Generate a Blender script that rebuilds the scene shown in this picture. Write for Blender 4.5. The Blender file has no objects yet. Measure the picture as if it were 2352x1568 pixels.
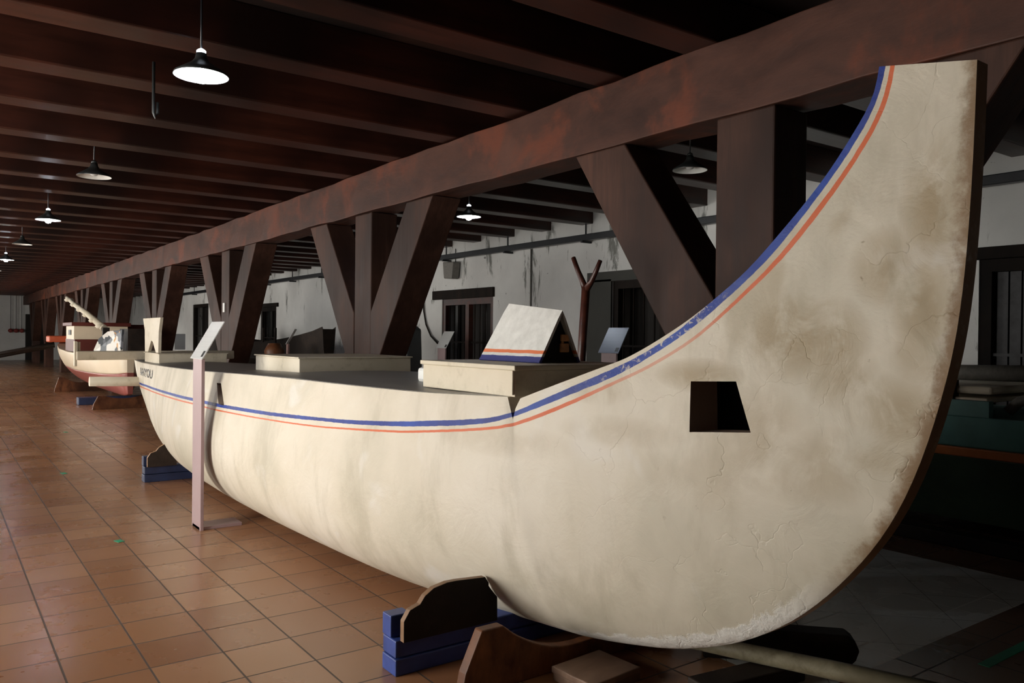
import bpy, bmesh, math, random
import numpy as np
from mathutils import Vector, Matrix
random.seed(7)
SC = bpy.context.scene
COL = SC.collection
# ---------------------------------------------------------------- camera
PITCH, YAW, ROLL, CAMH = math.radians(-0.40102228), math.radians(35.92650229), math.radians(0.60939772), 1.5
fw = Vector((math.sin(YAW)*math.cos(PITCH), math.cos(YAW)*math.cos(PITCH), math.sin(PITCH)))
rt = Vector((math.cos(YAW), -math.sin(YAW), 0)); upv = rt.cross(fw)
# rt/up from a right-handed frame; small roll
r2 = rt*math.cos(ROLL) + upv*math.sin(ROLL); u2 = -rt*math.sin(ROLL) + upv*math.cos(ROLL)
cam = bpy.data.objects.new('camera', bpy.data.cameras.new('camera')); COL.objects.link(cam)
cam.matrix_world = Matrix(((r2.x, u2.x, -fw.x, 0), (r2.y, u2.y, -fw.y, 0), (r2.z, u2.z, -fw.z, CAMH), (0, 0, 0, 1)))
cam.data.sensor_width = 36; cam.data.lens = 1840/2352*36
cam.data.clip_start = .05; cam.data.clip_end = 200
SC.camera = cam
# ---------------------------------------------------------------- world, exposure
SC.view_settings.view_transform = 'Standard'; SC.view_settings.look = 'None'
SC.view_settings.gamma = 1; SC.view_settings.use_curve_mapping = False
SC.view_settings.exposure = 1.12
W = bpy.data.worlds.new('sky'); SC.world = W; W.use_nodes = True
bg = W.node_tree.nodes['Background']; bg.inputs[0].default_value = (1.0, .97, .91, 1); bg.inputs[1].default_value = 9.0
SC.cycles.max_bounces = 8; SC.cycles.diffuse_bounces = 5; SC.cycles.glossy_bounces = 4
SC.cycles.sample_clamp_indirect = 8

HALL = dict(x0=-3.2, x1=8.4, y0=-7.0, y1=48.0, z=3.57)

# ---------------------------------------------------------------- node helpers
def newmat(name):
    m = bpy.data.materials.new(name); m.use_nodes = True
    nt = m.node_tree; b = nt.nodes['Principled BSDF']
    return m, nt, b
def N(nt, typ, **kw):
    n = nt.nodes.new(typ)
    for k, v in kw.items():
        if k.startswith('i_'):
            key = k[2:]; key = int(key) if key.isdigit() else key.replace('_', ' ')
            n.inputs[key].default_value = v
        else: setattr(n, k, v)
    return n
def L(nt, a, b): nt.links.new(a, b)
def ramp(nt, fac, stops, interp='LINEAR'):
    r = nt.nodes.new('ShaderNodeValToRGB'); r.color_ramp.interpolation = interp
    el = r.color_ramp.elements
    while len(el) < len(stops): el.new(.5)
    for e, (p, c) in zip(el, stops):
        e.position = p; e.color = (*c, 1) if len(c) == 3 else c
    L(nt, fac, r.inputs[0]); return r.outputs[0]
def coord(nt, scale=(1, 1, 1), out='Object'):
    tc = nt.nodes.new('ShaderNodeTexCoord'); mp = nt.nodes.new('ShaderNodeMapping')
    mp.inputs['Scale'].default_value = scale; L(nt, tc.outputs[out], mp.inputs[0]); return mp.outputs[0]
def noise(nt, vec, scale, detail=5, rough=.55, dist=0):
    n = N(nt, 'ShaderNodeTexNoise', i_Scale=scale, i_Detail=detail, i_Roughness=rough, i_Distortion=dist)
    L(nt, vec, n.inputs['Vector']); return n.outputs['Fac']
def mixc(nt, fac, a, b, mode='MIX'):
    m = N(nt, 'ShaderNodeMix', data_type='RGBA', blend_type=mode)
    for s, v in ((m.inputs[0], fac), (m.inputs[6], a), (m.inputs[7], b)):
        if isinstance(v, (int, float)): s.default_value = v
        elif isinstance(v, (tuple, list)): s.default_value = (*v, 1)
        else: L(nt, v, s)
    return m.outputs[2]
def mth(nt, op, a, b=0, c=None, clamp=False):
    m = N(nt, 'ShaderNodeMath', operation=op, use_clamp=clamp)
    for s, v in zip(m.inputs, (a, b, c)):
        if v is None: continue
        if isinstance(v, (int, float)): s.default_value = v
        else: L(nt, v, s)
    return m.outputs[0]
def smooth(nt, v, lo, hi):
    m = N(nt, 'ShaderNodeMapRange', interpolation_type='SMOOTHSTEP', i_1=lo, i_2=hi)
    L(nt, v, m.inputs[0]); return m.outputs[0]
def bump(nt, b, h, strength=.3, dist=.01, prev=None):
    n = N(nt, 'ShaderNodeBump', i_Strength=strength, i_Distance=dist)
    L(nt, h, n.inputs['Height'])
    if prev is not None: L(nt, prev, n.inputs['Normal'])
    L(nt, n.outputs[0], b.inputs['Normal']); return n.outputs[0]

def mat_wood(name, dark, light, grain=(1, 1, 1), scale=3.0, rough=(.35, .6), patch=None, bumps=.35, coat=0, spec=.5):
    m, nt, b = newmat(name)
    v = coord(nt, grain); f1 = noise(nt, v, scale, 7, .65, .3); v2 = coord(nt); f2 = noise(nt, v2, .9, 4, .5)
    c = ramp(nt, f1, [(.3, dark), (.7, light)])
    if patch:
        c = mixc(nt, smooth(nt, noise(nt, v2, 1.7, 5, .6, .4), .5, .66), c, patch)
    c = mixc(nt, smooth(nt, f2, .35, .7), c, tuple(x*.62 for x in dark), 'MIX') if not patch else c
    L(nt, c, b.inputs['Base Color'])
    r = N(nt, 'ShaderNodeMapRange', i_3=rough[0], i_4=rough[1]); L(nt, f1, r.inputs[0]); L(nt, r.outputs[0], b.inputs['Roughness'])
    b.inputs['Specular IOR Level'].default_value = spec
    if coat: b.inputs['Coat Weight'].default_value = coat; b.inputs['Coat Roughness'].default_value = .25
    bump(nt, b, f1, bumps, .008)
    return m
def mat_plain(name, col, rough=.6, var=.12, scale=6, metal=0, bumps=.1):
    m, nt, b = newmat(name)
    f = noise(nt, coord(nt), scale, 5, .6)
    c = ramp(nt, f, [(.3, tuple(x*(1-var) for x in col)), (.7, tuple(min(1, x*(1+var)) for x in col))])
    L(nt, c, b.inputs['Base Color']); b.inputs['Roughness'].default_value = rough; b.inputs['Metallic'].default_value = metal
    if bumps: bump(nt, b, f, bumps, .004)
    return m
def mat_emit(name, col, s):
    m, nt, b = newmat(name); b.inputs['Base Color'].default_value = (*col, 1)
    b.inputs['Emission Color'].default_value = (*col, 1); b.inputs['Emission Strength'].default_value = s
    return m

M = {}
M['joist'] = mat_wood('joist_wood', (.021, .0065, .004), (.080, .0205, .011), (.25, 3, 3), 3.0, (.30, .46), bumps=.12, spec=.45)
M['board'] = mat_wood('ceiling_boards', (.014, .006, .004), (.05, .018, .010), (.4, 3, 3), 2.2, (.5, .7), bumps=.15)
M['truss'] = mat_wood('truss_wood', (.034, .0145, .010), (.100, .041, .027), (3, .35, .9), 4.0, (.42, .7), patch=(.13, .038, .020), bumps=.6, spec=.22)
M['post'] = mat_wood('post_wood', (.038, .017, .0115), (.098, .044, .029), (3, 3, .3), 4.0, (.45, .7), bumps=.5, spec=.2)
M['brown'] = mat_wood('brown_plank', (.06, .02, .009), (.30, .115, .045), (3, .6, 1.5), 3.0, (.36, .55), bumps=.2, spec=.35)
M['plank'] = mat_wood('dusty_plank', (.16, .085, .05), (.30, .19, .13), (1, 3, 1), 4, (.5, .7), bumps=.2)
M['darkwood'] = mat_wood('dark_wood', (.012, .008, .006), (.045, .03, .022), (2, 2, 2), 4.0, (.5, .8), bumps=.5, spec=.25)
M['endgrain'] = mat_wood('plank_edge', (.28, .15, .075), (.5, .30, .17), (2, 2, 2), 5.0, (.4, .6), bumps=.2)
M['blue'] = mat_plain('blue_paint', (.030, .058, .24), .45, .35, 7)
M['navy'] = mat_plain('navy_paint', (.018, .028, .075), .5, .3, 7)
M['mauve'] = mat_plain('mauve_paint', (.34, .235, .24), .45, .06, 4)
M['pink'] = mat_plain('pink_paint', (.50, .30, .28), .5, .06, 4)
M['black'] = mat_plain('black_cable_tray', (.012, .014, .018), .35, .3, 9)
M['grey'] = mat_plain('speaker_grey', (.17, .16, .14), .5, .2, 30)
M['frame'] = mat_wood('door_frame_wood', (.008, .006, .005), (.026, .018, .014), (2, 2, .5), 4.0, (.6, .85), bumps=.3, spec=.12)
M['slat'] = mat_plain('corrugated_dark', (.035, .034, .036), .6, .5, 9)
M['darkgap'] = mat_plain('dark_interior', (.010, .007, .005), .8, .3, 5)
M['hole'] = mat_wood('bare_hull_wood', (.30, .22, .17), (.42, .32, .25), (2, 2, .6), 5, (.6, .8))
M['cream2'] = mat_plain('cream_paint_far', (.72, .60, .44), .35, .05, 3)
M['red2'] = mat_plain('oxide_red_paint', (.30, .085, .07), .35, .12, 3)
M['dred'] = mat_plain('dark_red_paint', (.10, .018, .012), .45, .2, 3)
M['orange'] = mat_plain('orange_paint', (.55, .10, .035), .5, .15, 4)
M['green'] = mat_plain('green_tape', (.02, .33, .17), .5, .1, 8)
M['shade_in'] = mat_plain('shade_white_enamel', (.78, .78, .74), .4, .03, 5)
M['shade_out'] = mat_plain('shade_dark_enamel', (.025, .028, .028), .4, .1, 5)
M['bulb'] = mat_emit('lit_bulb', (.80, .88, 1.0), 60)
M['added_glow'] = mat_emit('added_cap_glow', (.80, .88, 1.0), 2.5)  # invented emitter for the lamp caps, gives the joists some light
M['bulb_off'] = mat_plain('unlit_bulb', (.6, .6, .58), .3, .03)
M['white'] = mat_plain('white_plastic', (.75, .75, .72), .5, .04)
M['redlamp'] = mat_plain('red_lantern', (.22, .03, .025), .5, .2)

def mat_cream(name, weather=1.0):
    m, nt, b = newmat(name)
    v = coord(nt); f = noise(nt, v, 1.3, 6, .6, .2); g = noise(nt, v, 7, 8, .7)
    c = ramp(nt, f, [(.3, (.52, .455, .33)), (.55, (.63, .56, .435)), (.8, (.68, .62, .51))])
    c = mixc(nt, mth(nt, 'MULTIPLY', smooth(nt, g, .52, .75), .45*weather), c, (.27, .225, .13))
    L(nt, c, b.inputs['Base Color']); b.inputs['Roughness'].default_value = .55
    bump(nt, b, g, .25, .01)
    return m
M['cream'] = mat_cream('weathered_cream_paint', 1.0)
M['creamgrey'] = mat_cream('scuffed_cream_paint', 1.5)

def mat_hull():
    m, nt, b = newmat('hull_paint')
    v = coord(nt); sep = N(nt, 'ShaderNodeSeparateXYZ'); L(nt, v, sep.inputs[0]); X, Y, Z = sep.outputs
    big = noise(nt, v, 1.1, 5, .55, .3); fine = noise(nt, coord(nt, (1, 1, 1)), 9, 8, .7); st = noise(nt, coord(nt, (1, 1, .75)), 3.1, 4, .5, .5)
    c = ramp(nt, big, [(.3, (.50, .46, .36)), (.5, (.63, .57, .46)), (.72, (.71, .655, .56))])
    # brown blotches, strongest on the high bow, and dirt streaks amidships
    bowm = smooth(nt, Y, 2.55, 1.5)
    lowm = smooth(nt, Z, .55, 1.05)
    bl = mth(nt, 'MULTIPLY', smooth(nt, st, .47, .64), mth(nt, 'MULTIPLY', bowm, lowm))
    tot = None
    for (sy, sz, ry, rz, wgt) in ((1.67, 1.52, .16, .13, 1.0), (1.53, 1.48, .10, .12, .8), (1.22, 1.92, .08, .17, .95), (1.36, 1.73, .09, .10, .8), (1.25, 1.60, .07, .14, .9),
            (2.02, 1.36, .14, .05, .9), (1.50, 1.38, .10, .09, .7), (1.33, 1.27, .12, .10, .75), (1.62, 1.05, .22, .09, .5), (2.45, 1.27, .12, .04, .5), (2.35, 1.12, .22, .05, .35), (1.78, 1.21, .12, .10, .5), (1.45, 1.12, .2, .07, .5), (2.95, 1.03, .3, .06, .3)):
        dy = mth(nt, 'DIVIDE', mth(nt, 'SUBTRACT', Y, sy), ry); dz = mth(nt, 'DIVIDE', mth(nt, 'SUBTRACT', Z, sz), rz)
        g_ = mth(nt, 'MULTIPLY', mth(nt, 'SUBTRACT', 1.0, mth(nt, 'MULTIPLY', mth(nt, 'ADD', mth(nt, 'POWER', mth(nt, 'ABSOLUTE', dy), 2), mth(nt, 'POWER', mth(nt, 'ABSOLUTE', dz), 2)), .5), clamp=True), wgt)
        tot = g_ if tot is None else mth(nt, 'MAXIMUM', tot, g_)
    cl = mth(nt, 'MULTIPLY', tot, smooth(nt, noise(nt, coord(nt, (1, 1, .8)), 5.5, 5, .6, .6), .30, .58))
    bl = mth(nt, 'MAXIMUM', mth(nt, 'MULTIPLY', bl, .55), cl)
    c = mixc(nt, mth(nt, 'MULTIPLY', bl, .85), c, (.29, .205, .095))
    str_ = noise(nt, coord(nt, (1, 1.5, .5)), 2.6, 6, .65, .4)
    c = mixc(nt, mth(nt, 'MULTIPLY', smooth(nt, str_, .48, .72), .42), c, (.35, .31, .22))
    # paler filler patches
    pt = noise(nt, v, 2.3, 3, .5, .6)
    c = mixc(nt, mth(nt, 'MULTIPLY', smooth(nt, pt, .60, .72), .5), c, (.70, .68, .64))
    # cracked specks
    sp = noise(nt, v, 26, 3, .6)
    c = mixc(nt, mth(nt, 'MULTIPLY', smooth(nt, sp, .70, .78), mth(nt, 'MULTIPLY', bowm, .6)), c, (.20, .15, .08))
    # dirty edge along the stem
    u3 = N(nt, 'ShaderNodeUVMap', uv_map='edge'); s3 = N(nt, 'ShaderNodeSeparateXYZ'); L(nt, u3.outputs[0], s3.inputs[0])
    en = mth(nt, 'ADD', s3.outputs[0], mth(nt, 'MULTIPLY', mth(nt, 'SUBTRACT', noise(nt, v, 14, 6, .7), .5), .12))
    ed = mth(nt, 'MULTIPLY', smooth(nt, en, .055, .0), smooth(nt, Z, .5, .9))
    c = mixc(nt, mth(nt, 'MULTIPLY', ed, .9), c, (.20, .115, .05))
    rough_edge = mth(nt, 'MULTIPLY', smooth(nt, en, .065, .045), smooth(nt, Z, .75, .45))
    rough_edge = mth(nt, 'MULTIPLY', rough_edge, smooth(nt, Y, 3.0, 2.6))
    c = mixc(nt, mth(nt, 'MULTIPLY', rough_edge, .8), c, (.74, .73, .69))
    # stripes from signed distances to the painted edges
    def band(layer, jit):
        u = N(nt, 'ShaderNodeUVMap', uv_map=layer); s = N(nt, 'ShaderNodeSeparateXYZ'); L(nt, u.outputs[0], s.inputs[0])
        j = mth(nt, 'MULTIPLY', mth(nt, 'SUBTRACT', noise(nt, v, 22, 4, .6), .5), jit)
        a = smooth(nt, mth(nt, 'ADD', s.outputs[0], j), -.0012, .0012)
        bb = smooth(nt, mth(nt, 'ADD', s.outputs[1], j), .0012, -.0012)
        return mth(nt, 'MULTIPLY', a, bb)
    scuff = smooth(nt, noise(nt, coord(nt, (1, 1, 1)), 30, 5, .7, 1.0), .52, .62)
    zone = mth(nt, 'MULTIPLY', smooth(nt, Y, 1.85, 2.1), smooth(nt, Y, 2.6, 2.3))
    keep = mth(nt, 'SUBTRACT', 1.0, mth(nt, 'MULTIPLY', mth(nt, 'MULTIPLY', scuff, zone), .75))
    keepr = mth(nt, 'SUBTRACT', 1.0, mth(nt, 'MULTIPLY', zone, .45))
    bcol = ramp(nt, noise(nt, v, 4, 4, .6), [(.35, (.008, .022, .19)), (.7, (.012, .055, .33))])
    c = mixc(nt, mth(nt, 'MULTIPLY', band('blue_stripe', .006), keep), c, bcol)
    c = mixc(nt, mth(nt, 'MULTIPLY', band('red_stripe', .004), keepr), c, (.60, .125, .040))
    L(nt, c, b.inputs['Base Color'])
    rr = N(nt, 'ShaderNodeMapRange', i_3=.42, i_4=.68); L(nt, fine, rr.inputs[0]); L(nt, rr.outputs[0], b.inputs['Roughness'])
    b.inputs['Specular IOR Level'].default_value = .4
    dents = noise(nt, v, 5, 6, .6, .6)
    n1 = bump(nt, b, dents, .4, .02)
    vor = N(nt, 'ShaderNodeTexVoronoi', feature='DISTANCE_TO_EDGE', i_Scale=2.6); 
    wv = N(nt, 'ShaderNodeVectorMath', operation='ADD'); L(nt, v, wv.inputs[0])
    nz = N(nt, 'ShaderNodeTexNoise', i_Scale=4.0, i_Detail=4.0); L(nt, v, nz.inputs['Vector'])
    sc = N(nt, 'ShaderNodeVectorMath', operation='SCALE', i_Scale=.5); L(nt, nz.outputs['Color'], sc.inputs[0]); L(nt, sc.outputs[0], wv.inputs[1]); L(nt, wv.outputs[0], vor.inputs['Vector'])
    crack = mth(nt, 'MULTIPLY', smooth(nt, vor.outputs[0], .0, .012), 1.0)
    cr = mth(nt, 'ADD', mth(nt, 'MULTIPLY', crack, smooth(nt, pt, .40, .6)), mth(nt, 'MULTIPLY', mth(nt, 'MULTIPLY', sp, rough_edge), 6))
    cr = mth(nt, 'MULTIPLY', cr, smooth(nt, Y, 3.2, 2.0))
    n2 = bump(nt, b, cr, .3, .005, n1)
    bump(nt, b, noise(nt, v, 38, 5, .7), .22, .004, n2)
    return m
M['hull'] = mat_hull()

def mat_floor():
    m, nt, b = newmat('terracotta_tiles')
    tc = N(nt, 'ShaderNodeTexCoord'); v = tc.outputs['Object']
    sep = N(nt, 'ShaderNodeSeparateXYZ'); L(nt, v, sep.inputs[0]); X, Y, Z = sep.outputs
    def grid(cx, px, cy, py, gx, gy):
        def ax(s, o, p, g):
            t = mth(nt, 'DIVIDE', mth(nt, 'SUBTRACT', s, o), p)
            fr = mth(nt, 'FRACT', mth(nt, 'ADD', t, 1000.5))
            d = mth(nt, 'MULTIPLY', mth(nt, 'ABSOLUTE', mth(nt, 'SUBTRACT', fr, .5)), p)
            return smooth(nt, d, g, g*.45), mth(nt, 'FLOOR', t)
        a, ia = ax(cx, .475 if px == .321 else 0, px, gx); c, ic = ax(cy, 4.160 if py == .3333 else 0, py, gy)
        cell = N(nt, 'ShaderNodeCombineXYZ'); L(nt, ia, cell.inputs[0]); L(nt, ic, cell.inputs[1])
        wn = N(nt, 'ShaderNodeTexWhiteNoise', noise_dimensions='3D'); L(nt, cell.outputs[0], wn.inputs['Vector'])
        return mth(nt, 'MAXIMUM', a, c), wn.outputs['Value']
    g1, r1 = grid(X, .321, Y, .3333, .006, .006)
    # diagonal pale tiles in the inlaid field
    d1 = mth(nt, 'MULTIPLY', mth(nt, 'ADD', X, Y), .7071); d2 = mth(nt, 'MULTIPLY', mth(nt, 'SUBTRACT', X, mth(nt, 'ADD', Y, 1.775)), .7071)
    g2, r2_ = grid(d1, .42, d2, .4201, .003, .003)
    big = noise(nt, v, .6, 4, .5); fine = noise(nt, v, 14, 6, .65)
    c1 = ramp(nt, r1, [(0, (.265, .118, .055)), (.5, (.33, .155, .074)), (1, (.385, .195, .098))])
    c1 = mixc(nt, mth(nt, 'MULTIPLY', smooth(nt, big, .4, .65), .45), c1, (.33, .17, .095))
    c1 = mixc(nt, mth(nt, 'MULTIPLY', smooth(nt, fine, .68, .76), .5), c1, (.07, .035, .025))
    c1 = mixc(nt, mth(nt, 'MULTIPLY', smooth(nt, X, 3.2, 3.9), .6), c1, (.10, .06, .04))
    c1 = mixc(nt, mth(nt, 'MULTIPLY', g1, .9), c1, (.06, .05, .046))
    c2 = mixc(nt, mth(nt, 'MULTIPLY', g2, .8), (.80, .81, .76), (.10, .10, .09))
    def inside(s, lo, hi): return mth(nt, 'MULTIPLY', mth(nt, 'GREATER_THAN', s, lo), mth(nt, 'LESS_THAN', s, hi))
    msk = mth(nt, 'MULTIPLY', inside(X, 3.0, 5.54), inside(Y, 1.98, 5.2))
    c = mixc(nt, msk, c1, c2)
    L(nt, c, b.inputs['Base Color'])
    r = N(nt, 'ShaderNodeMapRange', i_3=.18, i_4=.38); L(nt, noise(nt, v, 1.5, 5, .6), r.inputs[0])
    L(nt, mth(nt, 'ADD', r.outputs[0], mth(nt, 'MULTIPLY', g1, .3)), b.inputs['Roughness'])
    h = mth(nt, 'SUBTRACT', mth(nt, 'MULTIPLY', noise(nt, v, 3, 3, .5), .5), mth(nt, 'MAXIMUM', mth(nt, 'MULTIPLY', g1, mth(nt, 'SUBTRACT', 1, msk)), mth(nt, 'MULTIPLY', g2, msk)))
    bump(nt, b, h, .25, .003)
    return m
M['floor'] = mat_floor()

def mat_plaster(name, col=(.68, .68, .66)):
    m, nt, b = newmat(name)
    v = coord(nt); vs = coord(nt, (1, 1, .28)); sep = N(nt, 'ShaderNodeSeparateXYZ'); L(nt, v, sep.inputs[0])
    f = noise(nt, v, .8, 5, .6); s = noise(nt, vs, 2.4, 8, .72, .5); k = noise(nt, v, 5, 8, .7, .4)
    c = ramp(nt, f, [(.3, tuple(x*.86 for x in col)), (.7, tuple(x*1.1 for x in col))])
    top = smooth(nt, sep.outputs[2], 1.7, 3.2)
    st = mth(nt, 'ADD', s, mth(nt, 'MULTIPLY', top, .05))
    c = mixc(nt, mth(nt, 'MULTIPLY', smooth(nt, st, .60, .68), .8), c, (.085, .088, .07))
    c = mixc(nt, mth(nt, 'MULTIPLY', smooth(nt, k, .66, .70), .75), c, (.05, .05, .045))
    L(nt, c, b.inputs['Base Color']); b.inputs['Roughness'].default_value = .85
    bump(nt, b, k, .3, .01)
    return m
M['plaster'] = mat_plaster('white_stained_plaster')
M['moss'] = mat_plaster('mouldy_plaster', (.055, .055, .048))
def mat_panel(name, base, ink):
    m, nt, b = newmat(name)
    br = N(nt, 'ShaderNodeTexBrick', i_Scale=1.0, offset=.37); br.inputs['Color1'].default_value = (*ink, 1); br.inputs['Color2'].default_value = (*ink, 1)
    br.inputs['Mortar'].default_value = (*base, 1)
    v = coord(nt, (1, 1, 1)); L(nt, v, br.inputs['Vector'])
    br.inputs['Brick Width'].default_value = .045; br.inputs['Row Height'].default_value = .011; br.inputs['Mortar Size'].default_value = .0042
    L(nt, br.outputs[0], b.inputs['Base Color']); b.inputs['Roughness'].default_value = .3
    return m
M['panel'] = mat_panel('printed_panel', (.74, .75, .74), (.45, .46, .46))
M['panelblue'] = mat_panel('printed_blue_panel', (.19, .22, .30), (.11, .13, .17))
def mat_collage():
    m, nt, b = newmat('patterned_cloth')
    vo = N(nt, 'ShaderNodeTexVoronoi', i_Scale=7.0, distance='CHEBYCHEV'); L(nt, coord(nt), vo.inputs['Vector'])
    s = N(nt, 'ShaderNodeSeparateColor'); L(nt, vo.outputs['Color'], s.inputs[0])
    c = ramp(nt, s.outputs[0], [(.0, (.05, .06, .07)), (.3, (.12, .13, .15)), (.45, (.50, .26, .08)), (.55, (.62, .60, .55)), (.8, (.72, .70, .66)), (.95, (.25, .27, .3))], 'CONSTANT')
    L(nt, c, b.inputs['Base Color']); b.inputs['Roughness'].default_value = .5
    return m
M['collage'] = mat_collage()

# ---------------------------------------------------------------- mesh helpers
class MB:
    def __init__(s): s.bm = bmesh.new()
    def box(s, x0, x1, y0, y1, z0, z1, mat=None, mi=0):
        vs = [s.bm.verts.new(p) for p in ((x0, y0, z0), (x1, y0, z0), (x1, y1, z0), (x0, y1, z0), (x0, y0, z1), (x1, y0, z1), (x1, y1, z1), (x0, y1, z1))]
        if mat is not None:
            for v in vs: v.co = mat @ v.co
        for f in ((3, 2, 1, 0), (4, 5, 6, 7), (0, 1, 5, 4), (1, 2, 6, 5), (2, 3, 7, 6), (3, 0, 4, 7)):
            fc = s.bm.faces.new([vs[i] for i in f]); fc.material_index = mi
        return s
    def prism(s, pts, axis, a, b, mi=0, emi=None):
        # pts 2-D outline in the two other axes, extruded along axis from a to b
        def mk(p, t):
            return {'x': (t, p[0], p[1]), 'y': (p[0], t, p[1]), 'z': (p[0], p[1], t)}[axis]
        A = [s.bm.verts.new(mk(p, a)) for p in pts]; B = [s.bm.verts.new(mk(p, b)) for p in pts]
        f = [s.bm.faces.new(A), s.bm.faces.new(B[::-1])]
        for x in f: x.material_index = mi
        n = len(pts)
        for i in range(n):
            q = s.bm.faces.new([A[(i+1) % n], A[i], B[i], B[(i+1) % n]]); q.material_index = mi if emi is None else emi
        return s
    def tube(s, pts, r, n=12, cap=True, mi=0):
        rings = []; pts = [Vector(p) for p in pts]
        for i, p in enumerate(pts):
            t = (pts[min(i+1, len(pts)-1)] - pts[max(i-1, 0)]).normalized()
            a = t.cross(Vector((0, 0, 1)) if abs(t.z) < .95 else Vector((1, 0, 0))).normalized(); bq = t.cross(a)
            rr = r[i] if isinstance(r, (list, tuple)) else r
            rings.append([s.bm.verts.new(p + (a*math.cos(2*math.pi*k/n) + bq*math.sin(2*math.pi*k/n))*rr) for k in range(n)])
        for a, b in zip(rings, rings[1:]):
            for k in range(n):
                f = s.bm.faces.new([a[k], a[(k+1) % n], b[(k+1) % n], b[k]]); f.smooth = True; f.material_index = mi
        if cap: s.bm.faces.new(rings[0][::-1]); s.bm.faces.new(rings[-1])
        return s
    def lathe(s, prof, c, n=32):
        rings = [[s.bm.verts.new((c[0]+r*math.cos(2*math.pi*k/n), c[1]+r*math.sin(2*math.pi*k/n), c[2]+z)) for k in range(n)] for r, z in prof]
        for a, b in zip(rings, rings[1:]):
            for k in range(n):
                f = s.bm.faces.new([a[k], a[(k+1) % n], b[(k+1) % n], b[k]]); f.smooth = True
        return s
    def build(s, name, mats, parent=None, bevel=0, recalc=True):
        if recalc: bmesh.ops.recalc_face_normals(s.bm, faces=s.bm.faces)
        me = bpy.data.meshes.new(name); s.bm.to_mesh(me); s.bm.free()
        for m in (mats if isinstance(mats, (list, tuple)) else [mats]): me.materials.append(m)
        o = bpy.data.objects.new(name, me); COL.objects.link(o)
        if parent is not None: attach(o, parent)
        if bevel:
            md = o.modifiers.new('bevel', 'BEVEL'); md.width = bevel; md.segments = 2; md.limit_method = 'ANGLE'
        return o
def attach(o, parent):
    o.parent = parent
    w = Matrix.Translation(parent['base']) if 'base' in parent else Matrix.Identity(4)
    o.matrix_parent_inverse = w.inverted()
BASES = {}
def thing(name, loc, label, cat, group=None):
    o = bpy.data.objects.new(name, None); COL.objects.link(o); o.location = loc; o.empty_display_size = .2
    BASES[o.name] = Vector(loc)
    tag(o, label, cat, group); return o
def attach(o, parent):
    o.parent = parent
    if parent.name in BASES: o.matrix_parent_inverse = Matrix.Translation(BASES[parent.name]).inverted()
def tag(o, label, cat, group=None):
    o['label'] = label; o['category'] = cat
    if group: o['group'] = group
    return o
def struct(o): o['kind'] = 'structure'; return o
def copytree(o, parent=None):
    c = o.copy(); COL.objects.link(c)
    if parent is not None: c.parent = parent; c.matrix_parent_inverse = o.matrix_parent_inverse.copy()
    for ch in list(o.children): copytree(ch, c)
    return c
def finish_origin(o, p):
    """move a single-mesh thing's origin to its base point p"""
    p = Vector(p)
    o.data.transform(Matrix.Translation(-p)); o.location = p; return o
ORD = ['first', 'second', 'third', 'fourth', 'fifth', 'sixth', 'seventh', 'eighth', 'ninth', 'tenth', 'eleventh', 'twelfth', 'thirteenth', 'fourteenth', 'fifteenth', 'sixteenth', 'seventeenth', 'eighteenth', 'nineteenth', 'twentieth']
TENS = {20: 'twenty', 30: 'thirty', 40: 'forty', 50: 'fifty'}
def ordw(i):
    if i < 20: return ORD[i]
    n = i+1; t = n//10*10; r = n-t
    return {20: 'twentieth', 30: 'thirtieth', 40: 'fortieth', 50: 'fiftieth'}[t] if r == 0 else TENS[t] + '-' + ORD[r-1]

# ================================================================ room shell
x0, x1, y0, y1, zc = HALL['x0'], HALL['x1'], HALL['y0'], HALL['y1'], HALL['z']
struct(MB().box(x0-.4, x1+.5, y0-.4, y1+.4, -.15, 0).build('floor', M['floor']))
struct(MB().box(x0-.4, x1+.5, y0-.4, y1+.4, zc, zc+.12).build('ceiling', M['board']))
def wall_with_openings(name, xa, xb, ya, yb, zt, ops, mat):
    """wall slab running along Y, openings = (y0,y1,z0,z1)"""
    mb = MB(); cur = ya
    for (a, b_, c, d) in sorted(ops):
        mb.box(xa, xb, cur, a, 0, zt)
        if c > 0: mb.box(xa, xb, a, b_, 0, c)
        if d < zt: mb.box(xa, xb, a, b_, d, zt)
        cur = b_
    mb.box(xa, xb, cur, yb, 0, zt)
    return struct(mb.build(name, mat))
lwin = []
k = 0
WIN = [(3.5, 6.2, .2, 2.5), (10.4, 12.2, .6, 2.5), (14.6, 17.6, .5, 2.6), (21.0, 22.8, .6, 2.5), (26.4, 29.1, .5, 2.6), (31.7, 34.4, .5, 2.6), (37, 38.6, .7, 2.4)]
wall_with_openings('wall_left', x0-.3, x0, y0, y1, zc, WIN, M['plaster'])
def portal(loc, sx, sy, rot, name='daylight'):
    l = bpy.data.lights.new(name, 'AREA'); l.shape = 'RECTANGLE'; l.size = sx; l.size_y = sy
    l.cycles.is_portal = True
    o = bpy.data.objects.new(name, l); COL.objects.link(o); o.location = loc; o.rotation_euler = rot
for i, (a, b_, c, d) in enumerate(WIN):
    mb = MB()
    for z_ in (c, d-.05): mb.box(x0-.2, x0-.14, a, b_, z_, z_+.05)
    for y_ in (a, (a+b_)/2-.025, b_-.05): mb.box(x0-.2, x0-.14, y_, y_+.05, c+.05, d-.05)
    struct(mb.build('window_%d' % (i+1), M['darkwood']))
    portal((x0-.25, (a+b_)/2, (c+d)/2), d-c, b_-a, (0, -math.pi/2, 0))
# end wall and the wall behind the camera
struct(MB().box(x0, x1, y1, y1+.3, 0, zc).build('wall_end', M['plaster']))
mb = MB(); mb.box(x0, x1, y0-.3, y0, 0, zc)
struct(mb.build('wall_front', M['plaster']))
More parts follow.
